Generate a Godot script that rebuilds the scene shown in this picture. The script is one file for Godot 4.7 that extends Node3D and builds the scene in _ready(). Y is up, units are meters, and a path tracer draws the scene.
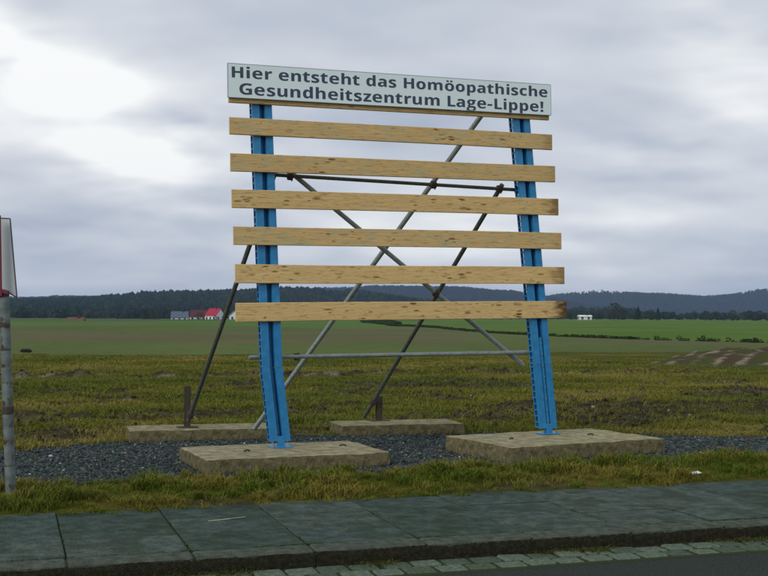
extends Node3D

# Street frame: s runs along the kerb, t away from the road; both in metres.
const KD := Vector3(0.95106, 0, -0.30902)
const BD := Vector3(-0.30902, 0, -0.95106)
const PERIOD := 0.815

var n_low := FastNoiseLite.new()
var n_mid := FastNoiseLite.new()
var n_fine := FastNoiseLite.new()
var M := {}
var used := {}


func _ready() -> void:
	set_noise(n_low, 11, 0.09, 3)
	set_noise(n_mid, 23, 0.55, 3)
	set_noise(n_fine, 37, 3.2, 2)
	make_camera()
	make_sky_and_sun()
	make_materials()
	make_ground()
	make_road_and_pavement()
	make_hills()
	make_vegetation()
	make_gravel()
	make_slabs()
	make_billboard()
	make_road_sign()
	make_mound()
	make_far_buildings()
	make_far_trees()
	make_litter()


func set_noise(n: FastNoiseLite, sd: int, freq: float, oct: int) -> void:
	n.noise_type = FastNoiseLite.TYPE_SIMPLEX_SMOOTH
	n.seed = sd
	n.frequency = freq
	n.fractal_octaves = oct


# ------------------------------------------------------------------ camera, sky, sun

func make_camera() -> void:
	var c := Camera3D.new()
	c.name = "camera"
	c.position = Vector3(0, 1.6, 0)
	c.rotation = Vector3(atan(28.0 / 1150.0), 0, deg_to_rad(0.3))
	c.fov = rad_to_deg(2.0 * atan(288.0 / 1150.0))
	c.near = 0.05
	c.far = 20000.0
	add_child(c)
	c.current = true


func make_sky_and_sun() -> void:
	var env := Environment.new()
	env.tonemap_mode = Environment.TONE_MAPPER_LINEAR
	env.tonemap_exposure = 1.0
	env.background_mode = Environment.BG_SKY
	var sky := Sky.new()
	var pm := PanoramaSkyMaterial.new()
	pm.panorama = ImageTexture.create_from_image(sky_image())
	sky.sky_material = pm
	env.sky = sky
	env.fog_enabled = true
	env.fog_density = 0.00012
	env.fog_light_color = Color(0.70, 0.82, 1.0)
	env.sdfgi_enabled = true
	env.ssao_enabled = true
	env.ssil_enabled = true
	var we := WorldEnvironment.new()
	we.name = "world_environment"
	we.environment = env
	add_child(we)
	var sun := DirectionalLight3D.new()
	sun.name = "sun"
	sun.light_energy = 0.5
	sun.light_angular_distance = 30.0
	sun.light_color = Color(1.0, 0.97, 0.92)
	sun.shadow_enabled = true
	add_child(sun)
	sun.look_at_from_position(Vector3(-48, 50, 60), Vector3.ZERO)


func sky_image() -> Image:
	var w := 4096
	var h := 2048
	var img := Image.create(w, h, false, Image.FORMAT_RGBF)
	img.fill(Color(0.10, 0.11, 0.09))
	var a := FastNoiseLite.new()
	set_noise(a, 5, 0.55, 5)
	var b := FastNoiseLite.new()
	set_noise(b, 77, 1.7, 4)
	var gaps := [ # azimuth, elevation, spreads, tilt, strength
		[-16.6, 12.0, 2.6, 1.3, -0.35, 0.75], [-12.9, 7.7, 2.0, 0.8, -0.1, 0.65], [-9.3, 9.2, 1.8, 0.8, 0.25, 0.6],
		[-14.5, 9.6, 6.0, 3.2, -0.25, 0.30], [-19.5, 13.3, 2.6, 1.2, -0.3, 0.5], [-9.0, 6.6, 3.0, 1.0, 0.1, 0.22],
		[15.6, 13.4, 2.4, 1.3, -0.2, 0.32], [18.0, 10.6, 3.4, 2.8, -0.1, 0.24], [13.0, 8.0, 3.6, 1.4, 0.2, 0.22], [10.5, 4.6, 5.0, 0.9, 0.05, 0.16],
	]
	var step := 4
	var y := 0
	while y < h / 2:
		var x := 0
		while x < w:
			var az := x * 360.0 / w
			if az > 180.0:
				az -= 360.0
			var el := 90.0 - y * 180.0 / h
			if absf(az) < 26.0 and el < 22.0:
				for yy in range(y, mini(y + step, h / 2)):
					for xx in range(x, x + step):
						img.set_pixel(xx, yy, sky_at(xx, yy, w, h, a, b, gaps))
			else:
				img.fill_rect(Rect2i(x, y, step, step), sky_at(x + 2, y + 2, w, h, a, b, gaps))
			x += step
		y += step
	return img


func sky_at(x: int, y: int, w: int, h: int, a: FastNoiseLite, b: FastNoiseLite, gaps: Array) -> Color:
	var phi := (x + 0.5) / w * TAU
	var el := (0.5 - (y + 0.5) / h) * PI
	var d := Vector3(sin(phi) * cos(el), sin(el), -cos(phi) * cos(el))
	var k := 1.0 / (maxf(d.y, 0.0) + 0.24)
	var p := Vector2(d.x, d.z) * k
	var v1 := a.get_noise_2d(p.x + 4.0, p.y * 1.2)
	var v2 := b.get_noise_2d(p.x * 1.1, p.y * 1.5 + 9.0)
	var v := 0.30 + 0.42 * v1 + 0.21 * v2
	v += smoothstep(0.22, 0.75, v1) * 0.35
	var az := rad_to_deg(atan2(d.x, -d.z))
	var e := rad_to_deg(el)
	if absf(az) < 40.0 and e < 30.0:
		for g in gaps:
			var dx: float = az - g[0]
			var dy: float = e - g[1] - dx * g[4]
			var q: float = dx * dx / (g[2] * g[2]) + dy * dy / (g[3] * g[3])
			if q < 9.0:
				v += g[5] * exp(-q * 0.7) * (1.0 + 1.3 * v2 + 0.5 * v1)
	v = clampf(v, 0.02, 1.0)
	var lo := Color(0.405, 0.465, 0.575)
	var hi := Color(0.985, 1.0, 1.0)
	return lo.lerp(hi, v)


# ------------------------------------------------------------------ materials

func lin(r: float, g: float, b: float) -> Color:
	return Color(r, g, b).linear_to_srgb()


func mat(called: String, c: Color, rough := 0.9, metal := 0.0) -> StandardMaterial3D:
	var m := StandardMaterial3D.new()
	m.resource_name = called
	m.albedo_color = c
	m.roughness = rough
	m.metallic = metal
	m.metallic_specular = 0.5 if metal > 0.0 or rough < 0.7 else 0.12
	M[called] = m
	return m


# tileable mottling between two colours, as an image; contrast in the noise, several octaves
func mottle(lo: Color, hi: Color, freq: float, sd: int, size := 512, oct := 5, gain := 0.55, speck := 0.0) -> ImageTexture:
	var n := FastNoiseLite.new()
	set_noise(n, sd, freq, oct)
	n.fractal_gain = gain
	var src := n.get_seamless_image(size, size)
	var img := Image.create(size, size, false, Image.FORMAT_RGB8)
	var rng := RandomNumberGenerator.new()
	rng.seed = sd
	for y in size:
		for x in size:
			var v := src.get_pixel(x, y).r
			if speck > 0.0:
				v += rng.randf_range(-speck, speck)
			img.set_pixel(x, y, lo.lerp(hi, clampf(v, 0, 1)))
	img.generate_mipmaps()
	return ImageTexture.create_from_image(img)


func bump(freq: float, sd: int, size := 512, strength := 4.0, oct := 5) -> ImageTexture:
	var n := FastNoiseLite.new()
	set_noise(n, sd, freq, oct)
	var src := n.get_seamless_image(size, size)
	src.convert(Image.FORMAT_RGBA8)
	src.bump_map_to_normal_map(strength)
	return ImageTexture.create_from_image(src)


func tri(m: StandardMaterial3D, tex: Texture2D, scale: float, world := true, nrm: Texture2D = null, nscale := 1.0) -> void:
	m.albedo_texture = tex
	m.uv1_triplanar = true
	m.uv1_world_triplanar = world
	m.uv1_scale = Vector3.ONE * scale
	if nrm:
		m.normal_enabled = true
		m.normal_texture = nrm
		m.normal_scale = nscale


func make_materials() -> void:
	var rough_n := bump(0.03, 3, 512, 5.0)
	var fine_n := bump(0.12, 4, 512, 6.0)
	var m := mat("asphalt", Color.WHITE, 0.85)
	tri(m, mottle(lin(0.022, 0.027, 0.024), lin(0.062, 0.072, 0.064), 0.09, 41, 512, 4, 0.8, 0.2), 0.7, true, fine_n, 0.8)
	for i in 3:
		m = mat("paving%d" % i, lin([0.95, 0.80, 1.10][i], [1.0, 0.85, 1.06][i], [1.0, 0.80, 1.05][i]), 0.82)
		tri(m, paving_texture(50 + i), 0.45, true, fine_n, 0.5)
		m.uv1_offset = Vector3(i * 0.37, 0, i * 0.21)
	m = mat("kerb", Color.WHITE, 0.85)
	tri(m, mottle(lin(0.035, 0.045, 0.034), lin(0.125, 0.145, 0.115), 0.02, 61, 512, 6, 0.7, 0.12), 0.8, true, fine_n, 0.6)
	m = mat("dark_facing", Color.WHITE, 1.0)  # near-black mottle for the kerb face
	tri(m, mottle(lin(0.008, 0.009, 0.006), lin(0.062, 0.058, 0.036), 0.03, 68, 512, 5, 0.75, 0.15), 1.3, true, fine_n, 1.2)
	m = mat("bedding", lin(0.035, 0.045, 0.022), 1.0)
	m = mat("gutter", Color.WHITE, 0.8)
	tri(m, mottle(lin(0.05, 0.072, 0.048), lin(0.19, 0.235, 0.18), 0.03, 63, 512, 6, 0.7, 0.12), 1.3, true, fine_n, 0.6)
	m = mat("gutter_dark", Color.WHITE, 0.8)
	tri(m, mottle(lin(0.035, 0.052, 0.032), lin(0.13, 0.165, 0.12), 0.03, 64, 512, 6, 0.7, 0.12), 1.3, true, fine_n, 0.6)
	m = mat("soil", Color.WHITE, 1.0)
	m.vertex_color_use_as_albedo = true
	tri(m, mottle(lin(0.62, 0.62, 0.60), lin(1, 1, 1), 0.03, 65, 512, 6, 0.7, 0.2), 0.8, true, rough_n, 1.2)
	m = mat("field", Color.WHITE, 1.0)
	m.vertex_color_use_as_albedo = true
	tri(m, mottle(lin(0.7, 0.7, 0.66), lin(1, 1, 1), 0.02, 66, 512, 6, 0.75, 0.2), 0.06)
	m = mat("gravel_bed", Color.WHITE, 0.95)
	tri(m, mottle(lin(0.018, 0.024, 0.026), lin(0.09, 0.11, 0.115), 0.1, 67, 512, 4, 0.8, 0.25), 1.1, true, fine_n, 1.5)
	m = mat("stone", Color.WHITE, 0.75)
	m.vertex_color_use_as_albedo = true
	m = mat("grass", Color.WHITE, 0.75)
	m.vertex_color_use_as_albedo = true
	m.backlight_enabled = true
	m.backlight = Color(0.12, 0.13, 0.05)
	m = mat("leaf", Color.WHITE, 0.9)
	m.vertex_color_use_as_albedo = true
	m = mat("bark", lin(0.06, 0.05, 0.04), 0.95)
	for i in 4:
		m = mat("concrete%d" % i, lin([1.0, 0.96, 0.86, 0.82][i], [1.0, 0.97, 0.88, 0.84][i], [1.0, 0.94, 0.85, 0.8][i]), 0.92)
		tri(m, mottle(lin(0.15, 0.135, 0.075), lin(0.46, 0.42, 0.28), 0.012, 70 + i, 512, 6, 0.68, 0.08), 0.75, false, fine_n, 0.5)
	m = mat("dark_concrete", Color.WHITE, 0.95)  # olive-brown mottle, darker than the slab tops
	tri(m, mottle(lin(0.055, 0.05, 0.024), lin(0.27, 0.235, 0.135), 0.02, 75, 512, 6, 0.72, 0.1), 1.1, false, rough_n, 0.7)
	m = mat("blue_paint", Color.WHITE, 0.42)
	tri(m, mottle(lin(0.014, 0.170, 0.39), lin(0.034, 0.265, 0.55), 0.02, 80, 512, 5, 0.6, 0.04), 0.8, false)
	m = mat("galvanised", Color.WHITE, 0.5, 0.35)
	tri(m, mottle(lin(0.15, 0.18, 0.17), lin(0.36, 0.40, 0.38), 0.03, 81, 256, 5, 0.65, 0.06), 2.0, false)
	m = mat("weathered_tube", Color.WHITE, 0.65, 0.2)
	tri(m, mottle(lin(0.035, 0.045, 0.035), lin(0.14, 0.15, 0.12), 0.03, 82, 256, 5, 0.7, 0.06), 2.0, false)
	m = mat("rust_steel", Color.WHITE, 0.85, 0.1)
	tri(m, mottle(lin(0.025, 0.022, 0.018), lin(0.10, 0.07, 0.045), 0.04, 83, 256, 5, 0.7, 0.08), 3.0, false)
	m = mat("pole_paint", Color.WHITE, 0.6, 0.2)
	tri(m, pole_texture(), 1.0, false)
	m = mat("sign_white", lin(0.76, 0.88, 0.88), 0.45)
	m = mat("sign_edge", lin(0.42, 0.45, 0.48), 0.4, 0.5)
	m = mat("lettering", lin(0.045, 0.06, 0.10), 0.6)
	m = mat("panel_grey", lin(0.52, 0.57, 0.58), 0.5)
	m = mat("red_paint", lin(0.13, 0.008, 0.026), 0.5)
	m = mat("white_wall", lin(0.72, 0.74, 0.74), 0.9)
	m = mat("red_roof", lin(0.36, 0.035, 0.05), 0.85)
	m = mat("brown_roof", lin(0.13, 0.085, 0.055), 0.9)
	m = mat("dark_roof", lin(0.09, 0.035, 0.035), 0.9)
	m = mat("grey_roof", lin(0.10, 0.13, 0.17), 0.9)
	m = mat("dark_glass", lin(0.03, 0.035, 0.045), 0.2)
	m = mat("straw", lin(0.52, 0.50, 0.36), 0.9)


func paving_texture(sd: int) -> ImageTexture:
	# grey-green concrete with fine aggregate and hard-edged patches of dark moss
	var n := FastNoiseLite.new()
	set_noise(n, sd, 0.02, 6)
	n.fractal_gain = 0.72
	var a := n.get_seamless_image(512, 512)
	n.seed = sd + 40
	n.frequency = 0.008
	n.fractal_gain = 0.6
	var r := n.get_seamless_image(512, 512)
	var rng := RandomNumberGenerator.new()
	rng.seed = sd
	var img := Image.create(512, 512, false, Image.FORMAT_RGB8)
	for y in 512:
		for x in 512:
			var v := a.get_pixel(x, y).r + rng.randf_range(-0.16, 0.16)
			var c := lin(0.030, 0.046, 0.039).lerp(lin(0.105, 0.135, 0.117), clampf(v, 0, 1))
			var k := smoothstep(0.56, 0.66, r.get_pixel(x, y).r + 0.25 * (a.get_pixel(x, y).r - 0.5))
			img.set_pixel(x, y, c.lerp(lin(0.030, 0.042, 0.026), k * 0.45))
	return ImageTexture.create_from_image(img)


func pole_texture() -> ImageTexture:
	# weathered zinc with brown rust blotches that have hard edges
	var n := FastNoiseLite.new()
	set_noise(n, 90, 0.02, 5)
	var a := n.get_seamless_image(512, 512)
	n.seed = 91
	n.frequency = 0.012
	var r := n.get_seamless_image(512, 512)
	var img := Image.create(512, 512, false, Image.FORMAT_RGB8)
	for y in 512:
		for x in 512:
			var c := lin(0.085, 0.11, 0.105).lerp(lin(0.20, 0.24, 0.235), a.get_pixel(x, y).r)
			var k := smoothstep(0.60, 0.68, r.get_pixel(x, y).r + 0.15 * (a.get_pixel(x, y).r - 0.5))
			img.set_pixel(x, y, c.lerp(lin(0.055, 0.035, 0.022), k))
	return ImageTexture.create_from_image(img)


# ------------------------------------------------------------------ building helpers

func numbered(called: String) -> String:
	if not used.has(called):
		used[called] = 0
		return called
	used[called] += 1
	return "%s_%03d" % [called, used[called]]


func tag(o: Node, label: String, category: String, group := "", kind := "") -> void:
	o.set_meta("label", label)
	o.set_meta("category", category)
	if group:
		o.set_meta("group", group)
	if kind:
		o.set_meta("kind", kind)


func thing(called: String, label: String, category: String, at: Vector3, turn := 0.0, group := "") -> Node3D:
	var o := Node3D.new()
	o.name = numbered(called)
	add_child(o)
	o.position = at
	o.rotation.y = turn
	tag(o, label, category, group)
	return o


func begin() -> SurfaceTool:
	var st := SurfaceTool.new()
	st.begin(Mesh.PRIMITIVE_TRIANGLES)
	return st


func done(st: SurfaceTool, smooth := false) -> ArrayMesh:
	if smooth:
		st.index()
	st.generate_normals()
	return st.commit()


func put(called: String, mesh: Mesh, m: Material, parent: Node) -> MeshInstance3D:
	var o := MeshInstance3D.new()
	o.name = numbered(called) if parent == self else called
	o.mesh = mesh
	o.material_override = m
	parent.add_child(o, true)
	return o


func structure(called: String, mesh: Mesh, m: Material) -> MeshInstance3D:
	var o := put(called, mesh, m, self)
	o.set_meta("kind", "structure")
	return o


func quad(st: SurfaceTool, a: Vector3, b: Vector3, c: Vector3, d: Vector3) -> void:
	# a b c d clockwise seen from the front
	st.set_uv(Vector2(0, 0)); st.add_vertex(a)
	st.set_uv(Vector2(1, 0)); st.add_vertex(b)
	st.set_uv(Vector2(1, 1)); st.add_vertex(c)
	st.set_uv(Vector2(0, 0)); st.add_vertex(a)
	st.set_uv(Vector2(1, 1)); st.add_vertex(c)
	st.set_uv(Vector2(0, 1)); st.add_vertex(d)


# box with chamfered edges, centre c, half sizes h, chamfer e, turned by bs
func box(st: SurfaceTool, c: Vector3, size: Vector3, bs := Basis.IDENTITY, e := 0.0) -> void:
	st.set_smooth_group(-1)
	var h := size * 0.5
	if e <= 0.0:
		for ax in 3:
			for sg in [-1.0, 1.0]:
				var n := Vector3.ZERO
				n[ax] = sg
				var u := Vector3.ZERO
				u[(ax + 1) % 3] = 1.0
				var v := n.cross(u)
				var o := n * h
				var uu := u * h
				var vv := v * h
				quad(st, c + bs * (o - uu + vv), c + bs * (o + uu + vv), c + bs * (o + uu - vv), c + bs * (o - uu - vv))
		return
	# faces
	for ax in 3:
		var a1 := (ax + 1) % 3
		var a2 := (ax + 2) % 3
		for sg in [-1.0, 1.0]:
			var p := []
			for k in [[-1, -1], [1, -1], [1, 1], [-1, 1]]:
				var q := Vector3.ZERO
				q[ax] = sg * h[ax]
				q[a1] = k[0] * (h[a1] - e)
				q[a2] = k[1] * (h[a2] - e)
				p.append(c + bs * q)
			if sg > 0:
				quad(st, p[3], p[2], p[1], p[0])
			else:
				quad(st, p[0], p[1], p[2], p[3])
		# edges along ax
		for s1 in [-1.0, 1.0]:
			for s2 in [-1.0, 1.0]:
				var q := []
				for k in [-1.0, 1.0]:
					var va := Vector3.ZERO
					va[ax] = k * (h[ax] - e)
					va[a1] = s1 * h[a1]
					va[a2] = s2 * (h[a2] - e)
					var vb := va
					vb[a1] = s1 * (h[a1] - e)
					vb[a2] = s2 * h[a2]
					q.append(c + bs * va)
					q.append(c + bs * vb)
				if s1 * s2 > 0:
					quad(st, q[0], q[2], q[3], q[1])
				else:
					quad(st, q[1], q[3], q[2], q[0])
	for sx in [-1.0, 1.0]:
		for sy in [-1.0, 1.0]:
			for sz in [-1.0, 1.0]:
				var a := c + bs * Vector3(sx * h.x, sy * (h.y - e), sz * (h.z - e))
				var b := c + bs * Vector3(sx * (h.x - e), sy * h.y, sz * (h.z - e))
				var d := c + bs * Vector3(sx * (h.x - e), sy * (h.y - e), sz * h.z)
				if sx * sy * sz > 0:
					st.add_vertex(a); st.add_vertex(d); st.add_vertex(b)
				else:
					st.add_vertex(a); st.add_vertex(b); st.add_vertex(d)


func tube(st: SurfaceTool, a: Vector3, b: Vector3, r: float, seg := 12, r2 := -1.0, caps := true) -> void:
	if r2 < 0.0:
		r2 = r
	var w := (b - a).normalized()
	var u := w.cross(Vector3.UP if absf(w.y) < 0.9 else Vector3.RIGHT).normalized()
	var v := w.cross(u)
	for i in seg:
		var t0 := TAU * i / seg
		var t1 := TAU * (i + 1) / seg
		var d0 := u * cos(t0) + v * sin(t0)
		var d1 := u * cos(t1) + v * sin(t1)
		st.set_smooth_group(1)
		quad(st, a + d0 * r, b + d0 * r2, b + d1 * r2, a + d1 * r)
		if caps:
			st.set_smooth_group(-1)
			st.add_vertex(a); st.add_vertex(a + d0 * r); st.add_vertex(a + d1 * r)
			st.add_vertex(b); st.add_vertex(b + d1 * r2); st.add_vertex(b + d0 * r2)


func rock(sd: int, squash := 0.6) -> ArrayMesh:
	# a small irregular stone, 20 faces
	var rng := RandomNumberGenerator.new()
	rng.seed = sd
	var g := (1.0 + sqrt(5.0)) / 2.0
	var vs := [Vector3(-1, g, 0), Vector3(1, g, 0), Vector3(-1, -g, 0), Vector3(1, -g, 0), Vector3(0, -1, g), Vector3(0, 1, g), Vector3(0, -1, -g), Vector3(0, 1, -g), Vector3(g, 0, -1), Vector3(g, 0, 1), Vector3(-g, 0, -1), Vector3(-g, 0, 1)]
	for i in 12:
		vs[i] = vs[i].normalized() * rng.randf_range(0.36, 0.6) * Vector3(1.0, squash, 0.8)
	var st := begin()
	st.set_smooth_group(-1)
	for f in [[0, 11, 5], [0, 5, 1], [0, 1, 7], [0, 7, 10], [0, 10, 11], [1, 5, 9], [5, 11, 4], [11, 10, 2], [10, 7, 6], [7, 1, 8], [3, 9, 4], [3, 4, 2], [3, 2, 6], [3, 6, 8], [3, 8, 9], [4, 9, 5], [2, 4, 11], [6, 2, 10], [8, 6, 7], [9, 8, 1]]:
		st.set_color(Color.WHITE)
		st.add_vertex(vs[f[0]]); st.add_vertex(vs[f[2]]); st.add_vertex(vs[f[1]])
	return done(st)


func tuft(sd: int, blades: int, height: float, spread: float, lean: float, width: float, straw: float) -> ArrayMesh:
	var rng := RandomNumberGenerator.new()
	rng.seed = sd
	var st := begin()
	st.set_smooth_group(-1)
	for i in blades:
		var a := rng.randf() * TAU
		var base := Vector3(cos(a), 0, sin(a)) * spread * sqrt(rng.randf())
		var d := rng.randf() * TAU
		var dir := Vector3(cos(d), 0, sin(d))
		var hh := height * rng.randf_range(0.45, 1.0)
		var ln := lean * rng.randf_range(0.3, 1.3) * hh
		var mid := base + dir * ln * 0.35 + Vector3.UP * hh * 0.62
		var tip := base + dir * ln * 1.1 + Vector3.UP * hh * rng.randf_range(0.75, 1.0)
		var sd2 := dir.cross(Vector3.UP).rotated(Vector3.UP, rng.randf_range(-1, 1)) * width * rng.randf_range(0.6, 1.2)
		var c := Color(1, 1, 1).lerp(Color(2.1, 1.55, 1.5), 1.0 if rng.randf() < straw else 0.0) * rng.randf_range(0.75, 1.2)
		st.set_color(c)
		st.add_vertex(base - sd2); st.add_vertex(mid - sd2 * 0.8); st.add_vertex(mid + sd2 * 0.8)
		st.add_vertex(base - sd2); st.add_vertex(mid + sd2 * 0.8); st.add_vertex(base + sd2)
		st.add_vertex(mid - sd2 * 0.8); st.add_vertex(tip); st.add_vertex(mid + sd2 * 0.8)
	return done(st)


func scatter(called: String, mesh: Mesh, m: Material, xf: Array, cols: Array, label: String, category: String) -> MultiMeshInstance3D:
	var mm := MultiMesh.new()
	mm.transform_format = MultiMesh.TRANSFORM_3D
	mm.use_colors = true
	mm.mesh = mesh
	mm.instance_count = xf.size()
	for i in xf.size():
		mm.set_instance_transform(i, xf[i])
		mm.set_instance_color(i, cols[i])
	var o := MultiMeshInstance3D.new()
	o.name = numbered(called)
	o.multimesh = mm
	o.material_override = m
	add_child(o)
	tag(o, label, category, "", "stuff")
	return o


# ------------------------------------------------------------------ the ground

func at(s: float, t: float, y := 0.0) -> Vector3:
	return KD * s + BD * t + Vector3(0, y, 0)


func gravel_at(s: float, t: float) -> float:
	# > 0 inside the dark stone bed
	var front := 11.05 + 0.045 * s + 0.16 * n_mid.get_noise_2d(s * 2.0, 3.0)
	var back := 13.4
	var pts := [[-8.0, 12.6], [-1.5, 13.3], [-0.1, 14.1], [1.5, 15.0], [5.9, 14.75], [8.0, 13.9], [9.7, 13.2], [14.0, 12.6], [24.0, 12.0]]
	for i in pts.size() - 1:
		if s >= pts[i][0] and s <= pts[i + 1][0]:
			back = lerpf(pts[i][1], pts[i + 1][1], (s - pts[i][0]) / (pts[i + 1][0] - pts[i][0]))
	back += 0.4 * n_mid.get_noise_2d(s, 40.0)
	return minf(t - front, back - t)


func soil_at(s: float, t: float) -> float:
	# 0 grass ... 1 bare earth
	var v := n_mid.get_noise_2d(s * 0.7, t * 0.8) * 0.9 + n_low.get_noise_2d(s * 1.2, t * 3.0) * 0.8
	var band := 0.0
	band += 0.55 * exp(-pow((t - 16.0 - 0.15 * maxf(0.0, s - 6.0)) / 1.6, 2.0)) * smoothstep(4.0, 9.0, s)
	band += 0.58 * exp(-pow((t - 18.5) / 2.6, 2.0))
	band += 0.55 * exp(-pow((t - 24.0) / 1.2, 2.0)) * (1.0 - smoothstep(8.0, 14.0, s))
	band += 0.7 * exp(-pow((t - 15.8) / 1.2, 2.0)) * (1.0 - smoothstep(1.0, 3.0, s))
	band += 1.0 * exp(-pow((t - 29.5 + 0.10 * s) / 0.38, 2.0))
	band -= 0.3 * smoothstep(33.0, 36.0, t)
	v += 0.35 * n_mid.get_noise_2d(s * 2.3 + 60.0, t * 2.0)
	return smoothstep(0.20, 0.58, v + band)


func height_at(s: float, t: float) -> float:
	var y := 0.0
	if t < 11.4:
		var k := smoothstep(9.5, 10.1, t) * (1.0 - smoothstep(10.8, 11.4, t))
		y += k * (0.035 + 0.05 * n_mid.get_noise_2d(s * 1.6 + 5.0, t * 2.2) + 0.03 * n_fine.get_noise_2d(s * 1.1, t * 1.1))
	y += 0.012 * n_fine.get_noise_2d(s, t)
	var far := smoothstep(0.1, 1.2, -gravel_at(s, t)) * smoothstep(11.5, 14.0, t)
	if far > 0.0:
		var so := soil_at(s, t)
		y += far * (0.05 * n_mid.get_noise_2d(s * 0.9, t * 0.9) + 0.02)
		y += far * so * (0.13 * n_mid.get_noise_2d(s * 2.6, t * 2.6 + 50.0) + 0.05 * n_fine.get_noise_2d(s * 0.8, t * 0.8))
		y += far * 0.12 * n_low.get_noise_2d(s * 0.5, t * 0.5) * smoothstep(18.0, 30.0, t)
		y += far * 0.16 * exp(-pow((t - 29.5 + 0.10 * s) / 0.4, 2.0)) * (0.6 + 0.6 * n_mid.get_noise_2d(s, 7.0))
	return y


func turf_colour(s: float, t: float) -> Color:
	# linear base colours: olive, straw and green in patches
	var a := n_low.get_noise_2d(s * 1.3 + 90.0, t * 2.6)
	var b := n_mid.get_noise_2d(s * 0.6 + 30.0, t * 1.4)
	var olive := Color(0.165, 0.168, 0.026)
	var green := Color(0.118, 0.146, 0.024)
	var straw := Color(0.270, 0.230, 0.065)
	var c := olive.lerp(green, smoothstep(-0.1, 0.45, a + 0.4 * b))
	c = c.lerp(straw, smoothstep(0.05, 0.55, -a + 0.5 * b) * 0.8)
	return c


func make_ground() -> void:
	# wide ground under everything, to the horizon
	var st := begin()
	var e := 5200.0
	quad(st, Vector3(-e, -0.6, -e), Vector3(e, -0.6, -e), Vector3(e, -0.6, e), Vector3(-e, -0.6, e))
	structure("ground", done(st), mat("far_ground", lin(0.07, 0.095, 0.035), 1.0))
	# the meadow and the stone bed: one fine grid, split by what covers it
	var ts: Array[float] = []
	var t := 9.62
	while t < 46.0:
		ts.append(t)
		t += 0.09 if t < 17.0 else 0.09 + (t - 17.0) * 0.008
	ts.append(46.5)
	var ss: Array[float] = []
	var s := -9.0
	while s < 42.0:
		ss.append(s)
		s += 0.11 if s < 18.0 else 0.2
	var grass_st := begin()
	var bed_st := begin()
	var rows := []
	for tt in ts:
		var row := PackedVector3Array()
		for s2 in ss:
			row.append(at(s2, tt, height_at(s2, tt)))
		rows.append(row)
	var cols := []
	for tt in ts:
		var row := PackedColorArray()
		for s2 in ss:
			var so := soil_at(s2, tt) if tt > 11.5 else smoothstep(0.15, 0.5, n_mid.get_noise_2d(s2 * 1.5, tt * 1.5)) * 0.7
			var earth := Color(0.052, 0.046, 0.026).lerp(Color(0.115, 0.105, 0.062), smoothstep(0.0, 0.6, n_fine.get_noise_2d(s2 * 0.5, tt * 0.5)))
			if absf(tt - 29.5 + 0.10 * s2) < 1.0:
				earth = earth.lerp(Color(0.23, 0.20, 0.15), smoothstep(0.2, 0.45, n_mid.get_noise_2d(s2 * 1.7, tt * 5.0)))
			row.append((turf_colour(s2, tt) * (0.62 if tt > 11.5 else 0.45)).lerp(earth, so))
		cols.append(row)
	for i in ts.size() - 1:
		for j in ss.size() - 1:
			var sm := (ss[j] + ss[j + 1]) * 0.5
			var tm := (ts[i] + ts[i + 1]) * 0.5
			var in_bed := tm < 16.5 and gravel_at(sm, tm) > 0.0
			var w := bed_st if in_bed else grass_st
			w.set_smooth_group(1)
			for q in [[i, j], [i + 1, j], [i + 1, j + 1], [i, j], [i + 1, j + 1], [i, j + 1]]:
				w.set_color(cols[q[0]][q[1]])
				w.add_vertex(rows[q[0]][q[1]])
	structure("meadow", done(grass_st, true), M.soil)
	structure("gravel_bed", done(bed_st, true), M.gravel_bed)
	# the fields beyond, coarser with distance
	st = begin()
	var far: Array[float] = [46.4]
	while far[-1] < 2200.0:
		far.append(far[-1] * 1.018 + 0.3)
	var pr := PackedVector3Array()
	var pc := PackedColorArray()
	var nx := 150
	for i in far.size():
		for j in nx + 1:
			var f := far[i]
			var sj := f * 0.325 + (j / float(nx) - 0.5) * (f * 1.9 + 90.0)
			var p := at(sj, f)
			p.y = field_height(p)
			if f < 80.0:
				p.y = lerpf(height_at(sj, f) * 0.5, p.y, smoothstep(46.0, 80.0, f))
			pr.append(p)
			pc.append(field_colour(p, sj, f))
	for i in far.size() - 1:
		for j in nx:
			st.set_smooth_group(1)
			var k := i * (nx + 1) + j
			for q in [k, k + nx + 1, k + nx + 2, k, k + nx + 2, k + 1]:
				st.set_color(pc[q])
				st.add_vertex(pr[q])
	structure("field", done(st, true), M.field)


func field_height(p: Vector3) -> float:
	var d := -p.z
	var y := 0.5 * n_low.get_noise_2d(p.x * 0.12, p.z * 0.12) * smoothstep(60.0, 200.0, d)
	# on the left the field crests and falls away behind
	var left := 1.0 - smoothstep(-70.0, -25.0, p.x + (d - 250.0) * 0.12)
	y -= left * 2.6 * smoothstep(255.0, 420.0, d)
	return y


func hedge_x(z: float) -> float:
	# where the field edge crosses depth z
	var pts := [[-30.0, 70.0], [-60.0, 37.0], [-73.7, 24.6], [-81.6, 19.2], [-96.3, 14.0], [-130.0, 7.5], [-302.0, -5.0], [-700.0, -40.0]]
	for i in pts.size() - 1:
		if z <= pts[i][0] and z >= pts[i + 1][0]:
			return lerpf(pts[i][1], pts[i + 1][1], (z - pts[i][0]) / (pts[i + 1][0] - pts[i][0]))
	return 70.0 if z > -30.0 else -40.0


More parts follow.
